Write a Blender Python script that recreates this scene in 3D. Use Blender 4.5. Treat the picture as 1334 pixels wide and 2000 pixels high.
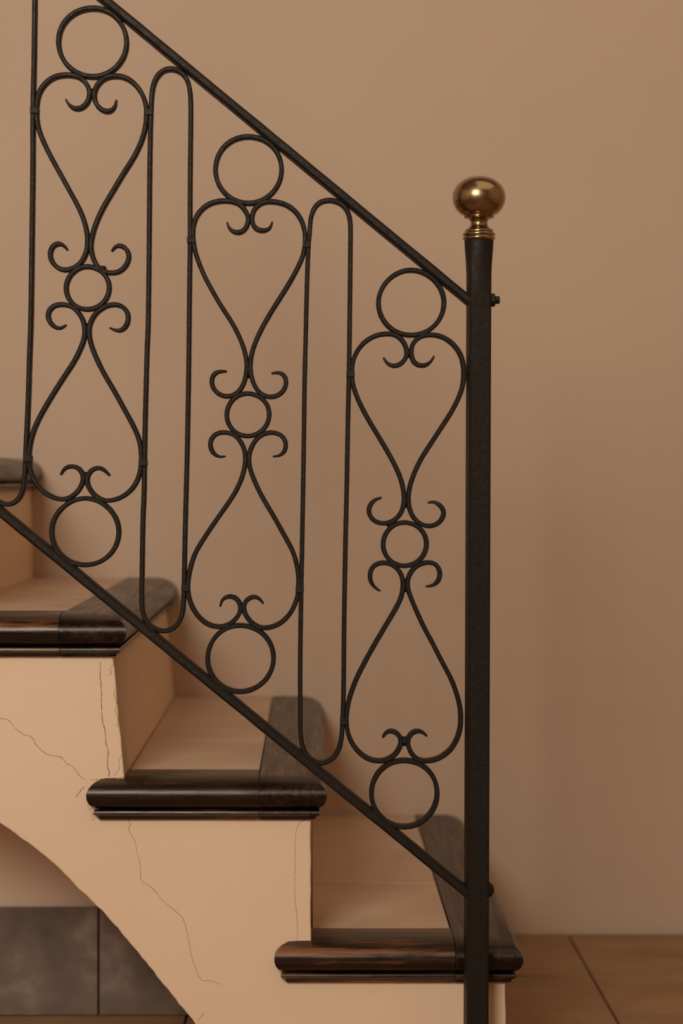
import bpy, bmesh, math, random
from mathutils import Vector
random.seed(7)
S = bpy.context.scene
for o in list(bpy.data.objects): bpy.data.objects.remove(o)
C = S.collection

# ---------------------------------------------------------------- camera, world, light, exposure
F = 4200.0                      # focal length in pixels of the 1334 x 2000 frame
CX, CY = 605.0, 938.0           # principal point of the (cropped) frame
HC = 0.726                      # camera height
DC = 2.513                      # distance camera - front face of the stair
W = 0.937                       # stair width (front face to back wall)
RISE = 0.19
cam_d = bpy.data.cameras.new('camera'); cam = bpy.data.objects.new('camera', cam_d); C.objects.link(cam)
cam.location = (0, -DC, HC); cam.rotation_euler = (math.radians(90), 0, 0)
cam_d.sensor_width = 36; cam_d.sensor_fit = 'AUTO'; cam_d.lens = F*36/2000
cam_d.shift_x = (667-CX)/2000; cam_d.shift_y = -(1000-CY)/2000
cam_d.dof.use_dof = True; cam_d.dof.focus_distance = DC-0.04; cam_d.dof.aperture_fstop = 4.2
cam_d.clip_start = 0.01
S.camera = cam
S.view_settings.view_transform = 'Standard'; S.view_settings.look = 'None'
S.view_settings.gamma = 1; S.view_settings.use_curve_mapping = False
S.view_settings.exposure = 0.0
wd = bpy.data.worlds.new('world'); S.world = wd; wd.use_nodes = True
wd.node_tree.nodes['Background'].inputs[0].default_value = (1.0, 0.92, 0.82, 1)
wd.node_tree.nodes['Background'].inputs[1].default_value = 0.3

def area(name, loc, target, sx, sy, power, col):
    l = bpy.data.lights.new(name, 'AREA'); l.shape = 'RECTANGLE'; l.size = sx; l.size_y = sy
    l.energy = power; l.color = col
    o = bpy.data.objects.new(name, l); C.objects.link(o); o.location = loc
    o.rotation_euler = (Vector(target)-Vector(loc)).to_track_quat('-Z', 'Y').to_euler()
    return o
WIN = (-0.95, -3.34, 2.15)      # daylight through the window in the wall behind the camera
area('window_daylight', WIN, (WIN[0], 0, WIN[2]+0.1), 1.1, 1.3, 88, (1.0, 0.95, 0.85))
area('warm_wall_fill', (0.95, -0.95, 2.7), (0.95, -0.95, 0), 2.0, 2.0, 10.5, (1.0, 0.80, 0.58))  # added warm fill from above, brightens the back wall; no fixture there

# ---------------------------------------------------------------- helpers
def mesh_obj(name, verts, faces, mat, parent=None, smooth=False, bevel=0, seg=2):
    me = bpy.data.meshes.new(name); me.from_pydata([tuple(v) for v in verts], [], faces)
    bm = bmesh.new(); bm.from_mesh(me); bmesh.ops.recalc_face_normals(bm, faces=bm.faces); bm.to_mesh(me); bm.free()
    o = bpy.data.objects.new(name, me); C.objects.link(o)
    if mat: me.materials.append(mat)
    if parent: o.parent = parent
    if smooth:
        for p in me.polygons: p.use_smooth = True
    if bevel:
        m = o.modifiers.new('bevel', 'BEVEL'); m.width = bevel; m.segments = seg; m.limit_method = 'ANGLE'; m.angle_limit = math.radians(30)
    return o
def box_data(x0, x1, y0, y1, z0, z1):
    v = [(x, y, z) for x in (x0, x1) for y in (y0, y1) for z in (z0, z1)]
    f = [(0,1,3,2),(4,6,7,5),(0,4,5,1),(2,3,7,6),(0,2,6,4),(1,5,7,3)]
    return v, f
def box(name, x0, x1, y0, y1, z0, z1, mat, parent=None, bevel=0):
    v, f = box_data(x0, x1, y0, y1, z0, z1)
    return mesh_obj(name, v, f, mat, parent, bevel=bevel)
def struct(o): o['kind'] = 'structure'; return o
def thing(name, label, cat, loc=(0, 0, 0)):
    o = bpy.data.objects.new(name, None); C.objects.link(o); o.location = loc
    o['label'] = label; o['category'] = cat; o.empty_display_size = 0.1
    return o
def catmull(P, n=6, closed=False):
    out = []; N = len(P)
    rng = N if closed else N-1
    for i in range(rng):
        g = lambda k: P[k % N] if closed else P[max(0, min(N-1, k))]
        a, b, c, d = g(i-1), g(i), g(i+1), g(i+2)
        for j in range(n):
            t = j/n
            out.append(tuple(0.5*((2*b[q])+(-a[q]+c[q])*t+(2*a[q]-5*b[q]+4*c[q]-d[q])*t*t+(-a[q]+3*b[q]-3*c[q]+d[q])*t**3) for q in (0, 1)))
    if not closed: out.append(tuple(P[-1]))
    return out
def smooth_pts(P, it=2, closed=False):
    P = [tuple(p) for p in P]
    for _ in range(it):
        Q = list(P); N = len(P)
        for i in range(N):
            if not closed and i in (0, N-1): continue
            a, b, c = P[i-1], P[i], P[(i+1) % N]
            Q[i] = ((a[0]+2*b[0]+c[0])/4, (a[1]+2*b[1]+c[1])/4)
        P = Q
    return P
def resample(P, step):
    out = [P[0]]; acc = 0
    for a, b in zip(P, P[1:]):
        d = math.hypot(b[0]-a[0], b[1]-a[1])
        if d == 0: continue
        s = step-acc
        while s <= d:
            out.append((a[0]+(b[0]-a[0])*s/d, a[1]+(b[1]-a[1])*s/d)); s += step
        acc = (acc+d) % step if s > d else 0
        acc = d-(s-step)
    if math.hypot(out[-1][0]-P[-1][0], out[-1][1]-P[-1][1]) > step*0.3: out.append(P[-1])
    return out

# ---------------------------------------------------------------- materials
def new_mat(name):
    m = bpy.data.materials.new(name); m.use_nodes = True
    nt = m.node_tree; b = nt.nodes['Principled BSDF']
    return m, nt, b
def node(nt, typ, **kw):
    n = nt.nodes.new(typ)
    for k, v in kw.items(): setattr(n, k, v)
    return n
def coords(nt, scale=(1, 1, 1)):
    tc = node(nt, 'ShaderNodeTexCoord'); mp = node(nt, 'ShaderNodeMapping'); mp.inputs['Scale'].default_value = scale
    nt.links.new(tc.outputs['Object'], mp.inputs['Vector']); return mp.outputs['Vector']
def noise(nt, vec, scale, detail=4, rough=0.55):
    n = node(nt, 'ShaderNodeTexNoise'); n.inputs['Scale'].default_value = scale
    n.inputs['Detail'].default_value = detail; n.inputs['Roughness'].default_value = rough
    nt.links.new(vec, n.inputs['Vector']); return n.outputs['Fac']
def ramp(nt, fac, stops):
    r = node(nt, 'ShaderNodeValToRGB'); el = r.color_ramp.elements
    while len(el) < len(stops): el.new(0.5)
    for e, (p, c) in zip(el, stops):
        e.position = p; e.color = (*c, 1) if len(c) == 3 else c
    nt.links.new(fac, r.inputs[0]); return r.outputs[0]
def bump(nt, b, height, strength, dist=0.001):
    n = node(nt, 'ShaderNodeBump'); n.inputs['Strength'].default_value = strength; n.inputs['Distance'].default_value = dist
    nt.links.new(height, n.inputs['Height']); nt.links.new(n.outputs[0], b.inputs['Normal'])

def plaster(name, c1, c2, rough=0.75, bs=0.35):
    m, nt, b = new_mat(name); v = coords(nt)
    nt.links.new(ramp(nt, noise(nt, v, 3.0, 5), [(0.3, c1), (0.7, c2)]), b.inputs['Base Color'])
    b.inputs['Roughness'].default_value = rough; b.inputs['Specular IOR Level'].default_value = 0.25
    bump(nt, b, noise(nt, v, 60, 6, 0.6), bs, 0.0012)
    return m
M_wall = plaster('wall_plaster', (0.565, 0.405, 0.288), (0.595, 0.425, 0.302), 0.6, 0.12)
M_niche = plaster('niche_plaster', (0.78, 0.58, 0.43), (0.82, 0.61, 0.455), 0.7, 0.2)
M_stair = plaster('stair_plaster', (0.80, 0.575, 0.385), (0.85, 0.615, 0.42), 0.6, 0.3)
M_ceil = plaster('ceiling_plaster', (0.26, 0.19, 0.14), (0.28, 0.21, 0.15))
def flat(name, col, rough=0.6, metallic=0):
    m, nt, b = new_mat(name); v = coords(nt)
    k = [tuple(x*s for x in col) for s in (0.85, 1.12)]
    nt.links.new(ramp(nt, noise(nt, v, 40), [(0.3, k[0]), (0.7, k[1])]), b.inputs['Base Color'])
    b.inputs['Roughness'].default_value = rough; b.inputs['Metallic'].default_value = metallic
    return m
M_crack = flat('crack_dark', (0.17, 0.09, 0.045), 0.9)
M_crack2 = flat('crack_faint', (0.34, 0.20, 0.115), 0.9)
M_chip = flat('plaster_chip', (0.66, 0.46, 0.31), 0.8)
M_grout = flat('grout', (0.09, 0.05, 0.028), 0.9)
# tiles
def tile_mat(name, c1, c2, c3):
    m, nt, b = new_mat(name); v = coords(nt, (1.6, 3.2, 3.2))
    oi = node(nt, 'ShaderNodeObjectInfo'); ad = node(nt, 'ShaderNodeVectorMath', operation='ADD')
    sc = node(nt, 'ShaderNodeVectorMath', operation='SCALE'); sc.inputs['Scale'].default_value = 9
    cb = node(nt, 'ShaderNodeCombineXYZ'); nt.links.new(oi.outputs['Random'], cb.inputs[1]); nt.links.new(cb.outputs[0], sc.inputs[0])
    nt.links.new(v, ad.inputs[0]); nt.links.new(sc.outputs[0], ad.inputs[1])
    nt.links.new(ramp(nt, noise(nt, ad.outputs[0], 2.2, 6, 0.6), [(0.3, c1), (0.55, c2), (0.75, c3)]), b.inputs['Base Color'])
    b.inputs['Roughness'].default_value = 0.5; b.inputs['Specular IOR Level'].default_value = 0.3
    bump(nt, b, noise(nt, ad.outputs[0], 12, 4), 0.15, 0.001)
    return m
M_tile = tile_mat('pale_tile', (0.54, 0.37, 0.245), (0.64, 0.45, 0.31), (0.68, 0.485, 0.34))
M_ftile = tile_mat('floor_tile', (0.24, 0.128, 0.055), (0.345, 0.195, 0.092), (0.40, 0.24, 0.125))
# skirting of grey cement
def cement():
    m, nt, b = new_mat('grey_cement'); v = coords(nt)
    nt.links.new(ramp(nt, noise(nt, v, 11, 5, 0.55), [(0.3, (0.10, 0.066, 0.043)), (0.55, (0.19, 0.135, 0.098)), (0.72, (0.36, 0.28, 0.22))]), b.inputs['Base Color'])
    b.inputs['Roughness'].default_value = 0.5
    bump(nt, b, noise(nt, v, 35, 4), 0.3, 0.001)
    return m
M_cement = cement()
# dark lacquered wood, grain along axis
def dark_wood(name, axis, br=(0.19, 0.072, 0.026), spec=0.5):
    m, nt, b = new_mat(name)
    sc = [38, 38, 38]; sc[axis] = 2.2
    v = coords(nt, sc); v0 = coords(nt, [s*0.35 for s in sc])
    g = noise(nt, v, 3.2, 6, 0.65); big = noise(nt, v0, 2.0, 3)
    mx = node(nt, 'ShaderNodeMath', operation='MULTIPLY'); nt.links.new(g, mx.inputs[0]); nt.links.new(big, mx.inputs[1])
    nt.links.new(ramp(nt, mx.outputs[0], [(0.19, (0.007, 0.0035, 0.002)), (0.28, (0.020, 0.009, 0.005)), (0.36, br)]), b.inputs['Base Color'])
    nt.links.new(ramp(nt, g, [(0.3, (0.22,)*3), (0.7, (0.42,)*3)]), b.inputs['Roughness'])
    b.inputs['Specular IOR Level'].default_value = spec; b.inputs['Specular Tint'].default_value = (1, 0.80, 0.64, 1)
    b.inputs['Coat Weight'].default_value = 0.12; b.inputs['Coat Roughness'].default_value = 0.25
    bump(nt, b, g, 0.6, 0.0012)
    return m
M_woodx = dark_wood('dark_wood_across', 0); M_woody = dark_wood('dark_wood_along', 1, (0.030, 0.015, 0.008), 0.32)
def iron():
    m, nt, b = new_mat('blackened_iron'); v = coords(nt)
    n1 = noise(nt, v, 900, 3, 0.6); n2 = noise(nt, v, 160, 4, 0.6)
    nt.links.new(ramp(nt, n1, [(0.35, (0.008, 0.006, 0.005)), (0.62, (0.016, 0.0125, 0.0105)), (0.78, (0.055, 0.045, 0.038))]), b.inputs['Base Color'])
    nt.links.new(ramp(nt, n2, [(0.3, (0.45,)*3), (0.7, (0.65,)*3)]), b.inputs['Roughness'])
    b.inputs['Specular IOR Level'].default_value = 0.27; b.inputs['Specular Tint'].default_value = (1.0, 0.86, 0.72, 1)
    bump(nt, b, n2, 0.6, 0.0012)
    return m
M_iron = iron()
def brass():
    m, nt, b = new_mat('aged_brass'); v = coords(nt)
    n1 = noise(nt, v, 28, 5, 0.6); n2 = noise(nt, v, 420, 3)
    nt.links.new(ramp(nt, n1, [(0.3, (0.27, 0.175, 0.083)), (0.7, (0.40, 0.27, 0.135))]), b.inputs['Base Color'])
    b.inputs['Metallic'].default_value = 1.0
    nt.links.new(ramp(nt, n1, [(0.3, (0.20,)*3), (0.75, (0.33,)*3)]), b.inputs['Roughness'])
    b.inputs['Coat Weight'].default_value = 0.6; b.inputs['Coat Roughness'].default_value = 0.07
    bump(nt, b, n2, 0.06, 0.0006)
    return m
M_brass = brass()
M_frame = flat('window_frame_paint', (0.35, 0.22, 0.13), 0.5)

# ---------------------------------------------------------------- the room
X0, X1, Y0, ZC = -2.6, 2.4, -3.6, 2.8
struct(box('wall_back', X0, X1, W, W+0.12, -0.05, ZC, M_wall))
struct(box('wall_left', X0-0.12, X0, Y0, W+0.12, -0.05, ZC, M_wall))
struct(box('wall_right', X1, X1+0.12, Y0, W+0.12, -0.05, ZC, M_wall))
struct(box('ceiling', X0-0.12, X1+0.12, Y0-0.12, W+0.12, ZC, ZC+0.12, M_ceil))
floor = struct(box('floor', X0-0.12, X1+0.12, Y0-0.12, W+0.12, -0.08, -0.004, M_grout))
# front wall (behind the camera) with a window opening
wx0, wx1, wz0, wz1 = WIN[0]-0.6, WIN[0]+0.6, 1.4, 2.7
V = []; Fc = []
for b4 in ((X0, wx0, 0-0.05, ZC), (wx1, X1, -0.05, ZC), (wx0, wx1, -0.05, wz0), (wx0, wx1, wz1, ZC)):
    v, f = box_data(b4[0], b4[1], Y0-0.12, Y0, b4[2], b4[3]); k = len(V); V += v; Fc += [tuple(i+k for i in q) for q in f]
struct(mesh_obj('wall_front', V, Fc, M_wall))
win = struct(box('window_1', wx0-0.04, wx0, Y0-0.1, Y0+0.02, wz0-0.04, wz1+0.04, M_frame))
for a in ((wx1, wx1+0.04, wz0-0.04, wz1+0.04), (wx0, wx1, wz0-0.04, wz0), (wx0, wx1, wz1, wz1+0.04), (WIN[0]-0.02, WIN[0]+0.02, wz0, wz1)):
    box('window_frame', a[0], a[1], Y0-0.1, Y0+0.02, a[2], a[3], M_frame, win)

# floor tiles (each a part of the floor)
T = 0.29; gap = 0.0035
v, f = box_data(-T/2+gap/2, T/2-gap/2, -T/2+gap/2, T/2-gap/2, -0.02, 0.0)
t0 = mesh_obj('tile', v, f, M_ftile, floor, bevel=0.0012)
first = True
ys = []; y = 0.637
while y > -2.3: ys.append(y-T/2); y -= T
ys.insert(0, 0.637+T/2+0.003)
for j, yc in enumerate(ys):
    x = 0.413-T*5+T/2
    for i in range(12):
        xc = x+i*T
        if xc+T/2 > X1-0.02: continue
        if j > 5 and (i < 3 or i > 8): continue
        o = t0 if first else t0.copy()
        if not first: C.objects.link(o); o.parent = floor
        first = False
        o.location = (xc, yc, random.uniform(-0.0006, 0.0))

# ---------------------------------------------------------------- staircase
PXF = F/DC
def fr(x, y): return ((x-CX)/PXF, HC-(y-CY)/PXF)          # a point of the stair's front face
stair = thing('staircase', 'plastered staircase with dark wooden nosings, pale tiled treads and an arched opening beneath', 'staircase')
RX = {1: 0.229, 2: 0.0010, 3: -0.2316, 4: -0.447, 5: -0.672, 6: -0.90}   # riser plane below the nosing of each step
RB = {1: 0.2285, 2: 0.0018, 3: -0.2166, 4: -0.443, 5: -0.668, 6: -0.896} # foot of each riser
NT = 5
def jag(a, b, n, amp):
    out = []
    for i in range(1, n):
        t = i/n; out.append((a[0]+(b[0]-a[0])*t+random.uniform(-amp, amp), a[1]+(b[1]-a[1])*t+random.uniform(-amp, amp)*0.3))
    return out
poly = [(RB[1], 0.0)]
for n in range(1, NT+1):
    top = (RX[n], RISE*n-0.030)
    poly += jag(poly[-1], top, 14, 0.00055)
    poly += [top, (RX[n]-0.03, RISE*n-0.030), (RX[n]-0.031, RISE*n-0.012)]
    if n < NT: poly += [(RB[n+1]-0.002, RISE*n-0.012), (RB[n+1], RISE*n-0.002)]
poly += [(-1.2, RISE*NT-0.012), (-1.2, 0.80)]
arch_px = [(-300, 1452), (-200, 1497), (-100, 1548), (0, 1608), (30, 1629), (60, 1651), (100, 1683), (135, 1717), (160, 1742), (200, 1781), (240, 1826), (270, 1861), (300, 1899), (325, 1930), (350, 1961), (383, 2003), (405, 2045), (420, 2090), (430, 2151)]
arch = catmull([fr(*p) for p in arch_px], 4)
arch = [(a+random.uniform(-0.0006, 0.0006), b+random.uniform(-0.0006, 0.0006)) for a, b in arch]
arch[-1] = (arch[-1][0], 0.0)
poly += [(-1.2, arch[0][1]+0.25)] if arch[0][1] < 0.3 else []
poly += arch
N = len(poly)
Vv = [(x, 0, z) for x, z in poly]+[(x, W-0.0005, z) for x, z in poly]
Ff = [tuple(range(N)), tuple(range(2*N-1, N-1, -1))]+[(i, (i+1) % N, (i+1) % N+N, i+N) for i in range(N)]
body = mesh_obj('plaster_body', Vv, Ff, M_stair, stair, bevel=0.0016)

# nosing: a profile swept along a mitred plan path
def profile(inn):
    P = [(-inn, -0.010), (-inn, 0.0), (-0.045, 0.0), (-0.028, 0.0)]
    for k in range(0, 9):
        t = math.pi/2*k/8; P.append((-0.016+0.035*math.sin(t), -0.020+0.020*math.cos(t)))
    for k in range(1, 7):
        t = math.pi/2*k/6; P.append((0.005+0.014*math.cos(t), -0.020-0.0165*math.sin(t)))
    P += [(0.0035, -0.0375), (0.0065, -0.0385), (0.0105, -0.0390), (0.0115, -0.0405), (0.0115, -0.0425), (0.0085, -0.0445), (0.0060, -0.0465), (0.0055, -0.0492), (-0.01, -0.0492), (-0.02, -0.03)]
    return P
def sweep(name, path, inn, ztop, mat, parent, lab=None):
    # path: plan points; outward is to the right-hand side of travel direction (-Y side for +X travel)
    prof = profile(inn); n = len(path); R = len(prof); V = []
    dirs = [((b[0]-a[0]), (b[1]-a[1])) for a, b in zip(path, path[1:])]
    dirs = [(d[0]/math.hypot(*d), d[1]/math.hypot(*d)) for d in dirs]
    nor = [(d[1], -d[0]) for d in dirs]
    for i, p in enumerate(path):
        if i == 0: m = nor[0]
        elif i == n-1: m = nor[-1]
        else:
            a, b = nor[i-1], nor[i]; k = 1+a[0]*b[0]+a[1]*b[1]; m = ((a[0]+b[0])/k, (a[1]+b[1])/k)
        for o, z in prof: V.append((p[0]+m[0]*o, p[1]+m[1]*o, ztop+z))
    Fa = []
    for i in range(n-1):
        for j in range(R):
            k = (j+1) % R
            Fa.append((i*R+j, i*R+k, (i+1)*R+k, (i+1)*R+j))
    Fa += [tuple(range(R)), tuple(range((n-1)*R, n*R))[::-1]]
    ob = mesh_obj(name, V, Fa, mat, parent, smooth=True)
    md = ob.modifiers.new('split', 'EDGE_SPLIT'); md.split_angle = math.radians(38)
    return ob
INN = 0.060
for n in range(1, NT+1):
    z = RISE*n; rx = RX[n]
    xl = RB[n+1] if n < NT else -1.2
    tr = box('tread', xl+0.0002, rx-0.03, 0.03, W-0.001, z-0.022, z-0.006, M_grout, stair)
    tr['label'] = ['', 'lowest step tread crossed by the iron post', 'second step tread', 'third step tread at the left edge', 'fourth step tread, far back and out of focus', 'fifth step tread'][n]
    xs = xl-0.024 if n < NT else -1.2
    j = rx-INN
    # front nosing: return at its left end, long run in short pieces, small waviness
    path = [(xs, 0.061), (xs, 0.0)] if n < NT else [(xs, 0.0)]
    k = 12
    xa = xs+INN+0.001 if n < NT else xs+0.01
    path.append((xa, 0.0))
    for i in range(1, k+1):
        path.append((xa+(j-0.0004-xa)*i/k, random.uniform(-0.0003, 0.0003) if i < k else 0.0))
    fn = sweep('front_nosing', path, INN, z, M_woodx, tr)
    path = [(j+0.0004, 0.0), (rx, 0.0), (rx, 0.2), (rx, 0.45), (rx, 0.7), (rx, W-0.001)]
    sn = sweep('side_nosing', path, INN-0.0004, z-0.0002, M_woody, tr)
    # tiles between riser and border
    yb = [INN, 0.350, 0.637, W-0.001]
    for a, b in zip(yb, yb[1:]):
        x = j-0.0012; x0 = xl+0.0015
        box('tile', x0, x, a+0.0018, b-0.0018, z-0.010, z-0.0008, M_tile, tr, bevel=0.0008)

# cracks in the plaster: thin, slightly wandering lines
def crack(pts, o, s, width, mat, depth=0.0002):
    P = [fr(o[0]+a/s, o[1]+b/s) for a, b in pts]
    P = resample(catmull(P, 4), 0.0022)
    P = [(a+random.uniform(-0.00035, 0.00035), b+random.uniform(-0.00035, 0.00035)) for a, b in P]
    V = []; Fa = []
    for i, (a, b) in enumerate(P):
        q = P[min(i+1, len(P)-1)]; r = P[max(i-1, 0)]
        dx, dz = q[0]-r[0], q[1]-r[1]; L = math.hypot(dx, dz) or 1
        w = width*random.uniform(0.4, 1.0)*(0.25 if i in (0, len(P)-1) else 1)
        V += [(a-dz/L*w/2, -depth, b+dx/L*w/2), (a+dz/L*w/2, -depth, b-dx/L*w/2)]
        V += [(a-dz/L*w/2, 0.001, b+dx/L*w/2), (a+dz/L*w/2, 0.001, b-dx/L*w/2)]
        if i:
            k = 4*i
            Fa += [(k-4, k-3, k+1, k), (k-4, k, k+2, k-2), (k-3, k-1, k+3, k+1)]
    mesh_obj('crack', V, Fa, mat, stair)
A = ((0, 1150), 3.333); D4 = ((0, 1550), 2.668); B3 = ((520, 1540), 2.470)
crack([(0,843),(60,858),(95,905),(150,945),(205,965),(240,1020),(280,1060),(330,1085),(395,1095),(430,1135),(470,1155),(510,1205),(555,1250)], *A, 0.00065, M_crack)
crack([(655,470),(652,560),(660,660),(660,760),(668,860),(685,930),(690,1000),(705,1060),(698,1140),(710,1190),(705,1235)], *A, 0.0010, M_crack)
crack([(740,490),(715,520),(725,545),(705,560)], *A, 0.0007, M_crack2)
crack([(750,640),(742,690),(758,740),(752,800),(768,850),(765,900)], *A, 0.0009, M_crack2)
crack([(795,1080),(775,1110),(778,1160),(760,1195),(735,1215)], *A, 0.0006, M_crack2)
crack([(665,130),(680,160),(672,190),(705,255),(712,300),(730,360),(735,450),(780,480),(810,510),(850,560),(900,600),(950,645),(970,700),(985,770),(1000,850),(1045,965),(1100,975),(1145,995)], *D4, 0.0007, M_crack2)
crack([(215,140),(165,165),(145,200),(140,300),(138,500),(150,640),(150,735)], *B3, 0.0006, M_crack2)
crack([(490,1360),(520,1320),(550,1285)], *A, 0.0008, M_crack)
crack([(1030,1185),(1065,1140)], *D4, 0.0006, M_crack2)
# rough plaster lips where the plaster meets the nosing ends
def lump_strip(p, q, n, r, name='plaster_lip'):
    bm = bmesh.new()
    a, b = fr(*p), fr(*q)
    for i in range(n):
        t = (i+random.random())/n
        m = bmesh.ops.create_icosphere(bm, subdivisions=1, radius=r*random.uniform(0.5, 1.1))
        sc = (random.uniform(1.2, 2.8), 0.6, random.uniform(0.5, 0.9))
        for vtx in m['verts']:
            vtx.co = Vector((vtx.co.x*sc[0]+a[0]+(b[0]-a[0])*t, vtx.co.y*sc[1]-0.0002, vtx.co.z*sc[2]+a[1]+(b[1]-a[1])*t+random.uniform(-0.0004, 0.0004)))
    me = bpy.data.meshes.new(name); bm.to_mesh(me); bm.free(); me.materials.append(M_stair)
    for pl in me.polygons: pl.use_smooth = True
    o = bpy.data.objects.new(name, me); C.objects.link(o); o.parent = stair; o['kind'] = 'stuff'
lump_strip((178, 1522), (240, 1517), 22, 0.0011)
lump_strip((168, 1560), (182, 1602), 14, 0.0010)
lump_strip((560, 1838), (605, 1836), 16, 0.0009)
lump_strip((545, 1870), (562, 1915), 12, 0.0009)

# wall closing the recess under the arch, with a grey cement skirting
NY = 0.417
ap = [(a, b-0.0015) for a, b in arch if b > 0.004]
ap = [(-1.19, 0.0), (-1.19, ap[0][1])]+[p for p in ap if p[0] > -1.18]+[(ap[-1][0], 0.0)]
k = len(ap)
niche = struct(mesh_obj('wall_under_stair', [(x, NY, z) for x, z in ap]+[(x, NY+0.04, z) for x, z in ap],
    [tuple(range(k)), tuple(range(2*k-1, k-1, -1))]+[(i, (i+1) % k, (i+1) % k+k, i+k) for i in range(k)], M_niche))
base = struct(box('baseboard_under_stair', -1.19, -0.133, NY-0.008, NY, 0.0, 0.1445, M_grout))
for a, b in ((-1.19, -0.79), (-0.79, -0.287), (-0.2855, -0.133)):
    box('skirting_slab', a+0.0006, b-0.0006, NY-0.016, NY-0.006, 0.001, 0.1465, M_cement, base, bevel=0.001)

# ---------------------------------------------------------------- iron railing
RY = -0.040
PXR = F/(DC+RY)
def rp(x, y): return ((x-CX)/PXR, HC-(y-CY)/PXR)          # pixel of the photograph -> point of the railing's upright plane
rail = thing('stair_railing', 'black wrought-iron stair railing with heart scrolls, rings and a brass-knobbed post', 'railing')
BW, BD = 0.0053, 0.0150
def bar(name, P, closed=False, w=BW, d=BD, taper=(0, 0), y=RY, lab=None, parent=None, step=0.004):
    """flat iron bar bent in the railing's plane: rectangle with softened corners swept along P"""
    if closed:
        Q = resample(list(P)+[P[0]], step)
        if math.hypot(Q[-1][0]-Q[0][0], Q[-1][1]-Q[0][1]) < step*0.7: Q.pop()
    else: Q = resample(P, step)
    n = len(Q); L = n*step; V = []; Fa = []
    c = 0.26
    for i, p in enumerate(Q):
        a = Q[i-1] if (closed or i) else Q[0]; b = Q[(i+1) % n] if (closed or i < n-1) else Q[-1]
        dx, dz = b[0]-a[0], b[1]-a[1]; l = math.hypot(dx, dz) or 1; nx, nz = -dz/l, dx/l
        s = 1.0
        if not closed:
            if taper[0]: s = min(s, 0.38+0.62*min(1, i*step/taper[0]))
            if taper[1]: s = min(s, 0.38+0.62*min(1, (n-1-i)*step/taper[1]))
        ww = w*s*random.uniform(0.97, 1.03)/2; dd = d*(0.6+0.4*s)/2
        cc = w*c
        for u, v in ((-ww, -dd+cc), (-ww+cc*s, -dd), (ww-cc*s, -dd), (ww, -dd+cc), (ww, dd-cc), (ww-cc*s, dd), (-ww+cc*s, dd), (-ww, dd-cc)):
            V.append((p[0]+nx*u, y+v, p[1]+nz*u))
    m = n if closed else n-1
    for i in range(m):
        k = (i+1) % n
        for j in range(8):
            q = (j+1) % 8; Fa.append((i*8+j, i*8+q, k*8+q, k*8+j))
    if not closed: Fa += [tuple(range(8)), tuple(range((n-1)*8, n*8))[::-1]]
    o = mesh_obj(name, V, Fa, M_iron, parent or rail, smooth=True)
    md = o.modifiers.new('split', 'EDGE_SPLIT'); md.split_angle = math.radians(35)
    if lab: o['label'] = lab
    return o
def conv(pts, ox, oy, s): return [(ox+a/s, oy+b/s) for a, b in pts]
def scroll(pts, ox, oy, s, name='scroll_bar'):
    P = smooth_pts(catmull([rp(*p) for p in conv(pts, ox, oy, s)], 6), 8)
    return bar(name, P, taper=(0.017, 0.017), w=BW)
def ring(cx, cy, r, name='ring', w=BW):
    c = rp(cx, cy); R = r/PXR; ph = random.random()*6
    P = [(c[0]+R*(1+0.008*math.sin(2*t+ph))*math.cos(t), c[1]+R*(1+0.008*math.cos(3*t+ph))*math.sin(t)) for t in [2*math.pi*i/64 for i in range(64)]]
    return bar(name, P, closed=True, w=w, step=0.003)
r1 = (0, 0, 3.174); r2 = (0, 430, 3.174); r4 = (330, 230, 3.418); r5 = (330, 800, 3.418); r6 = (640, 500, 3.418); r7 = (640, 1060, 3.418)
# left panel
ring(181.3, 83.5, 66.8); ring(171.7, 563, 41.8, 'small_ring'); ring(167, 1038.8, 65)
scroll([(410,618),(430,655),(470,678),(515,668),(548,630),(558,585),(548,540),(520,500),(480,475),(420,467),(350,475),(290,512),(247,570),(230,640),(228,720),(240,800),(275,890),(320,980),(370,1070),(425,1170),(480,1270),(520,1360),(540,1440),(545,1500),(538,1560),(515,1615),(475,1655),(420,1676),(370,1668),(328,1632),(311,1580),(325,1532),(360,1511),(395,1520),(420,1552)], *r1)
scroll([(722,622),(716,660),(690,690),(650,692),(610,665),(587,620),(588,570),(610,522),(650,487),(700,474),(760,477),(820,507),(875,570),(903,640),(910,700),(903,790),(878,880),(830,980),(765,1080),(700,1190),(640,1290),(595,1390),(572,1470),(564,1530),(577,1600),(610,1660),(660,1690),(720,1693),(770,1665),(800,1610),(795,1560),(762,1527),(720,1525),(693,1560)], *r1)
scroll([(412,650),(370,675),(322,650),(298,600),(310,555),(350,526),(410,525),(460,545),(500,590),(522,640),(528,690),(522,740),(500,800),(460,880),(400,970),(330,1080),(265,1190),(215,1290),(190,1380),(181,1450),(184,1530),(208,1600),(250,1665),(310,1710),(380,1733),(440,1718),(490,1675),(518,1615),(512,1570),(485,1535),(440,1526),(400,1540),(378,1580)], *r2)
scroll([(680,668),(735,690),(780,665),(798,610),(785,560),(740,526),(680,527),(620,555),(580,600),(558,650),(553,700),(565,770),(600,860),(650,960),(710,1060),(770,1170),(825,1270),(860,1350),(875,1420),(878,1500),(866,1580),(830,1655),(770,1710),(700,1737),(640,1737),(590,1708),(553,1660),(539,1610),(557,1562),(595,1537),(640,1542),(682,1585)], *r2)
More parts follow.
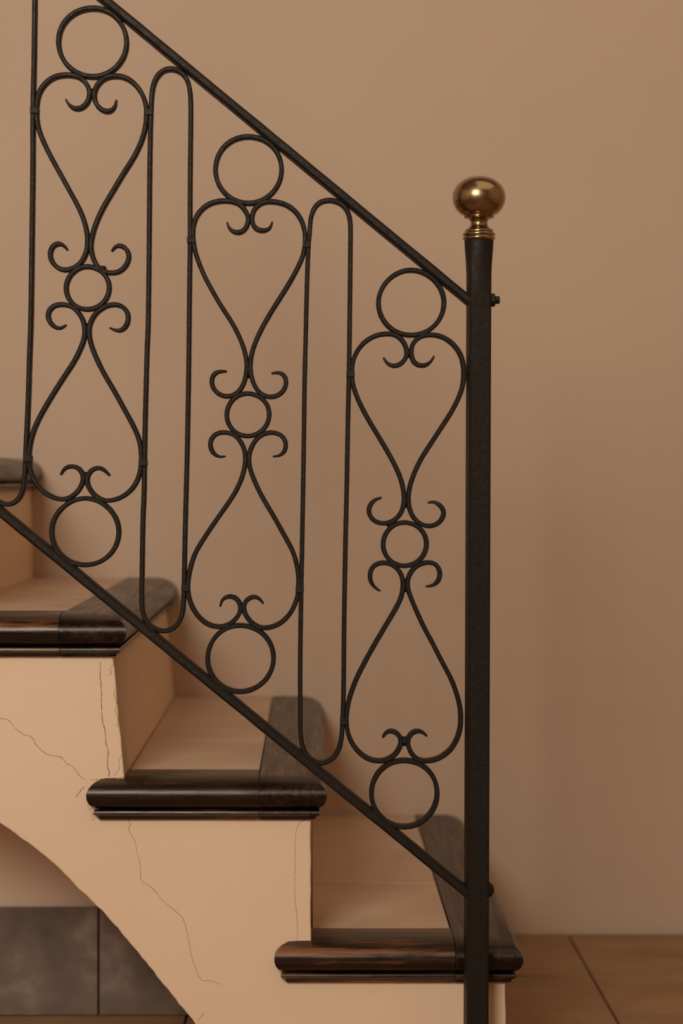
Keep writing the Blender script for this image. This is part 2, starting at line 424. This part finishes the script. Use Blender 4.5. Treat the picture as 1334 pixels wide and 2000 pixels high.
# middle panel
ring(485.6, 332.2, 65); ring(484.5, 810.2, 41.5, 'small_ring'); ring(470, 1285.7, 64.6)
scroll([(389,700),(405,745),(450,770),(500,757),(527,710),(529,665),(515,630),(490,595),(455,570),(400,557),(330,559),(260,582),(203,632),(168,700),(160,790),(172,880),(197,960),(238,1060),(292,1160),(350,1260),(410,1350),(460,1440),(497,1530),(515,1600),(520,1655),(516,1715),(500,1775),(465,1832),(410,1861),(350,1855),(303,1818),(285,1765),(296,1720),(330,1695),(388,1694)], *r4)
scroll([(690,697),(675,740),(630,757),(580,743),(556,700),(556,655),(570,615),(602,580),(650,562),(700,562),(770,577),(835,617),(882,680),(905,750),(910,830),(900,900),(880,960),(830,1060),(770,1160),(700,1270),(640,1370),(585,1480),(554,1570),(543,1645),(547,1710),(565,1775),(600,1832),(650,1862),(710,1862),(760,1830),(784,1775),(773,1725),(735,1700),(683,1708)], *r4)
scroll([(378,312),(335,317),(295,290),(275,240),(288,187),(330,156),(385,153),(440,170),(480,215),(505,270),(511,325),(508,370),(495,430),(465,510),(420,590),(350,690),(280,790),(215,890),(170,970),(143,1060),(130,1130),(125,1200),(138,1270),(167,1340),(215,1400),(270,1437),(330,1450),(390,1440),(440,1405),(474,1355),(478,1310),(462,1272),(430,1249),(390,1248),(355,1270),(343,1315)], *r5)
scroll([(693,313),(740,308),(775,275),(780,220),(755,175),(700,153),(640,160),(590,190),(557,240),(537,290),(534,340),(540,390),(565,460),(600,540),(650,630),(710,730),(770,840),(820,930),(848,1010),(862,1090),(865,1160),(860,1240),(833,1320),(790,1385),(730,1435),(650,1458),(590,1448),(540,1410),(507,1360),(499,1310),(520,1270),(560,1249),(600,1257),(632,1297)], *r5)
# right panel
ring(803, 592, 63.4); ring(790.5, 1062.8, 42.3, 'small_ring'); ring(789.5, 1549.2, 64.6)
scroll([(372,678),(395,715),(440,737),(490,720),(522,680),(528,640),(515,590),(482,547),(445,525),(390,520),(320,532),(250,572),(202,627),(172,690),(160,760),(164,840),(187,920),(222,1000),(270,1090),(330,1190),(390,1290),(445,1390),(485,1480),(505,1560),(510,1620),(503,1680),(478,1732),(430,1773),(370,1786),(312,1770),(280,1730),(274,1690),(290,1652),(317,1627),(360,1613)], *r6)
scroll([(710,668),(690,705),(650,733),(600,728),(568,700),(557,650),(562,600),(592,557),(640,531),(700,527),(770,542),(840,592),(887,660),(905,730),(908,800),(898,880),(868,960),(820,1050),(755,1150),(690,1250),(625,1350),(577,1450),(550,1530),(538,1600),(540,1660),(557,1720),(590,1768),(640,1798),(690,1803),(740,1783),(773,1735),(770,1690),(740,1657),(705,1640),(668,1648)], *r6)
scroll([(350,322),(310,295),(284,250),(284,192),(315,147),(370,132),(430,145),(475,185),(498,232),(503,280),(498,330),(480,390),(430,480),(370,580),(300,700),(240,810),(190,910),(153,1010),(133,1090),(125,1160),(128,1240),(152,1320),(200,1390),(265,1440),(340,1457),(400,1445),(453,1410),(486,1352),(488,1310),(465,1272),(425,1255),(390,1264),(367,1300)], *r7)
scroll([(655,292),(705,285),(740,250),(750,200),(730,152),(690,132),(640,135),(590,157),(552,200),(533,250),(534,300),(552,360),(590,450),(640,560),(700,670),(760,790),(820,900),(858,1000),(882,1090),(888,1170),(882,1250),(848,1340),(798,1400),(730,1443),(650,1457),(593,1443),(555,1400),(536,1350),(536,1305),(562,1268),(600,1255),(635,1264),(662,1290)], *r7)
# long closed loops between the panels
def loop(px):
    P = smooth_pts(catmull([rp(*p) for p in px], 8, closed=True), 5, True)
    return bar('loop_bar', P, closed=True, w=BW, step=0.004)
loopA = conv([(942,600),(937,700),(933,850),(929,1100),(926,1500),(920,2000)], *r1)+conv([(913,800),(905,1100),(900,1300),(897,1500),(894,1700)], *r2)+ \
        conv([(887,500),(883,750),(880,950),(884,1050),(905,1115),(945,1158),(1005,1182),(1060,1172),(1105,1135),(1132,1070),(1140,980),(1143,850),(1150,500)], 0, 860, 3.174)+ \
        conv([(1160,1500),(1166,1200),(1171,900),(1175,500),(1180,100)], *r2)+conv([(1179,1300),(1181,1000),(1184,700),(1180,580),(1162,500),(1125,452),(1070,430),(1015,440),(972,482),(950,540)], *r1)
loop(loopA)
loopB = conv([(945,690),(938,780),(932,850),(925,1000),(918,1250),(912,1500),(905,1800)], *r4)+conv([(902,100),(896,500),(889,900),(884,1150),(880,1400),(876,1700)], *r5)+ \
        [(586.5, 1385), (587, 1430), (592, 1461), (605, 1481), (625, 1490), (645, 1484), (660, 1467), (667, 1440)]+conv([(98,1200),(104,1080),(107,900),(110,500),(117,100)], *r7)+ \
        conv([(120,1850),(128,1500),(135,1100),(142,800),(146,500),(150,150)], *r6)+conv([(1211,900),(1212,740),(1205,665),(1183,610),(1140,571),(1080,553),(1020,562),(980,592),(956,640)], *r4)
loop(loopB)
legC = conv([(218,0),(213,400),(206,700),(206,1000),(200,1500),(193,2000)], *r1)+conv([(185,850),(176,1150),(163,1420),(159,1540),(145,1670),(110,1735),(60,1762),(5,1752)], *r2)
loopC = [(70, -75), (69.5, -40)]+legC+[(-18, 965), (-31, 935), (-33, 890), (-28, 600), (-20, 300), (-14, 0), (-12, -70), (-2, -100), (26, -120), (55, -105)]
loop(loopC)
# bands round the touching bars, and welds where scrolls meet
def band(x, y, w, h, name='collar', r=0.0009, d=BD+0.0035):
    c = rp(x, y); w /= PXR; h /= PXR
    v, f = box_data(c[0]-w/2, c[0]+w/2, RY-d/2, RY+d/2, c[1]-h/2, c[1]+h/2)
    mesh_obj(name, v, f, M_iron, rail, bevel=r)
for a, b in (((925,700), r1), ((888,1505), r2), ((217,690), r1), ((174,1480), r2), ((920,850), r4), ((150,820), r4), ((1212,1712), r4), ((873,1200), r5), ((112,1190), r5), ((110,1190), r7), ):
    x, y = b[0]+a[0]/b[2], b[1]+a[1]/b[2]
    band(x, y, 16.0, 13)
def weld(x, y, rx, rz, ry=0.0068):
    c = rp(x, y); rx *= 1.15; bm = bmesh.new(); bmesh.ops.create_uvsphere(bm, u_segments=12, v_segments=8, radius=1)
    for v in bm.verts:
        k = random.uniform(0.92, 1.06); v.co = Vector((v.co.x*rx/PXR*k+c[0], v.co.y*ry*k+RY, v.co.z*rz/PXR*k+c[1]))
    me = bpy.data.meshes.new('weld'); bm.to_mesh(me); bm.free(); me.materials.append(M_iron)
    for p in me.polygons: p.use_smooth = True
    o = bpy.data.objects.new('weld', me); C.objects.link(o); o.parent = rail
for a, b, rx, rz in (((572,578), r1, 7, 9), ((553,1495), r1, 6.5, 14), ((541,680), r2, 6.5, 14), ((529,1590), r2, 6.5, 10), ((585,478), r1, 15, 4.0), ((500,290), r2, 5, 5), ((640,300), r2, 6, 6),
              ((542,675), r4, 7, 9), ((531,1685), r4, 6.5, 16), ((521,335), r5, 6.5, 16), ((488,1325), r5, 6.5, 10), ((540,567), r4, 14, 4), ((487,1440), r5, 14, 4),
              ((543,650), r6, 7, 9), ((524,1630), r6, 6.5, 15), ((517,285), r7, 6.5, 14), ((512,1325), r7, 9, 10), ((570,530), r6, 14, 4), ((510,1447), r7, 14, 4)):
    weld(b[0]+a[0]/b[2], b[1]+a[1]/b[2], rx, rz)
# welds joining small rings with scrolls (two above, two below each)
for cx, cy in ((171.7, 563), (484.5, 810.2), (790.5, 1062.8)):
    for sx in (-1, 1):
        weld(cx+sx*27, cy-37, 8, 5); weld(cx+sx*24, cy+37, 8, 5)
for cx, cy, s in ((181.3, 83.5, 1), (485.6, 332.2, 1), (803, 592, 1), (167, 1038.8, -1), (470, 1285.7, -1), (789.5, 1549.2, -1)):
    for sx in (-1, 1): weld(cx+sx*30, cy+s*61, 9, 5)
# rails
def straight(name, p, q, w, d, n=40):
    a, b = rp(*p), rp(*q)
    P = [(a[0]+(b[0]-a[0])*i/n, a[1]+(b[1]-a[1])*i/n+random.uniform(-0.0002, 0.0002)) for i in range(n+1)]
    return bar(name, P, w=w, d=d, step=0.02)
straight('handrail', (-200, -333), (925, 595.7), 0.0100, 0.0262)
straight('bottom_rail', (-200, 834), (925, 1752.5), 0.0110, 0.022)

# newel post: square bar with a flared round head
px_top = rp(935.5, 468); px_bot = rp(929.0, 2151)
H = px_top[1]
levels = []
hw, hd = 0.0126, 0.0135; rot = math.radians(5.5)
def section(z, t):
    """t=0 square, t=1 round"""
    cxp = px_bot[0]+(px_top[0]-px_bot[0])*z/H
    out = []
    for i in range(32):
        a = 2*math.pi*i/32+math.pi/32
        ca, sa = math.cos(a), math.sin(a)
        k = 1/max(abs(ca), abs(sa)); k = min(k, 1.345)
        sq = (hw*ca*k, hd*sa*k); rr = 0.0168
        x = sq[0]*(1-t)+rr*ca*t; y = sq[1]*(1-t)+rr*sa*t
        out.append((cxp+x*math.cos(rot)-y*math.sin(rot), RY+x*math.sin(rot)+y*math.cos(rot), z))
    return out
zs = [(0, 0), (0.2, 0), (0.4, 0), (0.6, 0), (0.8, 0), (H-0.085, 0), (H-0.070, 0.06), (H-0.055, 0.16), (H-0.040, 0.32), (H-0.028, 0.52), (H-0.017, 0.75), (H-0.008, 0.93), (H, 1)]
V = []; Fa = []
for z, t in zs: V += section(z, t)
for i in range(len(zs)-1):
    for j in range(32): Fa.append((i*32+j, i*32+(j+1) % 32, (i+1)*32+(j+1) % 32, (i+1)*32+j))
Fa += [tuple(range(32)), tuple(range((len(zs)-1)*32, len(zs)*32))]
post = mesh_obj('newel_post', V, Fa, M_iron, rail, smooth=True)
md = post.modifiers.new('split', 'EDGE_SPLIT'); md.split_angle = math.radians(28)
post['label'] = 'square black iron end post with flared round top'
# brass knob, turned
def lathe(name, prof, cx, cy, mat, parent, seg=64):
    V = []; Fa = []; n = len(prof)
    for r, z in prof:
        for i in range(seg): a = 2*math.pi*i/seg; V.append((cx+r*math.cos(a), cy+r*math.sin(a), z))
    for i in range(n-1):
        for j in range(seg): Fa.append((i*seg+j, i*seg+(j+1) % seg, (i+1)*seg+(j+1) % seg, (i+1)*seg+j))
    Fa += [tuple(range(seg)), tuple(range((n-1)*seg, n*seg))[::-1]]
    o = mesh_obj(name, V, Fa, mat, parent, smooth=True)
    m = o.modifiers.new('split', 'EDGE_SPLIT'); m.split_angle = math.radians(50)
    return o
kx = px_top[0]
zz = lambda y: HC-(y-CY)/PXR
rr = lambda p: p/PXR
pr = [(rr(28), zz(470)), (rr(30.5), zz(469)), (rr(32), zz(466.5)), (rr(31.5), zz(463.5)), (rr(30), zz(461.8)), (rr(31.5), zz(460)), (rr(31.8), zz(457)), (rr(30), zz(454.5)), (rr(28), zz(453.5)),
      (rr(28.4), zz(451.5)), (rr(27), zz(449)), (rr(23), zz(446.5)), (rr(19), zz(443.5)), (rr(17), zz(439)), (rr(16.5), zz(435)), (rr(17.5), zz(431)), (rr(20), zz(428.5)), (rr(24), zz(427)), (rr(28.5), zz(426)), (rr(30), zz(424)), (rr(29), zz(422)), (rr(29.5), zz(421))]
for i in range(1, 25):       # squat ball
    t = math.radians(-52+i*(142/24.0))
    pr.append((max(0.00005, rr(52)*abs(math.cos(t))**0.92), zz(385.5-41.5*math.sin(t)*(1.0 if t > 0 else 1.06))))
knob = lathe('brass_knob', pr, kx, RY, M_brass, post)
knob['label'] = 'aged brass knob, squat ball on a turned neck'
# small dent in the ball
def dent():
    bm = bmesh.new(); bmesh.ops.create_icosphere(bm, subdivisions=2, radius=0.0013)
    c = rp(940.5, 388.5)
    for v in bm.verts: v.co = Vector((v.co.x*1.7+c[0], v.co.y*0.25+RY-rr(51.4), v.co.z*0.55-v.co.x*0.4+c[1]))
    me = bpy.data.meshes.new('dent'); bm.to_mesh(me); bm.free(); me.materials.append(M_iron)
    o = bpy.data.objects.new('dent', me); C.objects.link(o); o.parent = post
dent()
# bolts through the post's right face (axis X)
def bolt(zp, big, small, dome):
    x0 = kx+0.0120 if not dome else px_bot[0]+0.0125
    c = (x0, RY, zp)
    V = []; Fa = []
    def disc(xa, ra, seg, ph=0.0):
        k = len(V)
        for i in range(seg): a = 2*math.pi*i/seg+ph; V.append((xa, RY+ra*math.cos(a), zp+ra*math.sin(a)))
        return k
    def prism(rings, seg, ph=0.0):
        ks = [disc(xa, ra, seg, ph) for xa, ra in rings]
        for a, b in zip(ks, ks[1:]):
            for i in range(seg): Fa.append((a+i, a+(i+1) % seg, b+(i+1) % seg, b+i))
        Fa.append(tuple(range(ks[0], ks[0]+seg))[::-1]); Fa.append(tuple(range(ks[-1], ks[-1]+seg)))
    if dome:
        prism([(x0, rr(15)), (x0+rr(5), rr(15)), (x0+rr(9), rr(13.5)), (x0+rr(13), rr(9)), (x0+rr(14.5), rr(4))], 8, 0.3)
    else:
        prism([(x0, rr(13.5)), (x0+rr(10), rr(13.5)), (x0+rr(11), rr(12))], 6, 0.35)
        prism([(x0+rr(10), rr(7.5)), (x0+rr(19), rr(8)), (x0+rr(20), rr(6.5))], 8)
    mesh_obj('bolt', V, Fa, M_iron, post, bevel=0.0004)
bolt(rp(0, 586)[1], 0, 0, False); bolt(rp(0, 1737.5)[1], 0, 0, True)
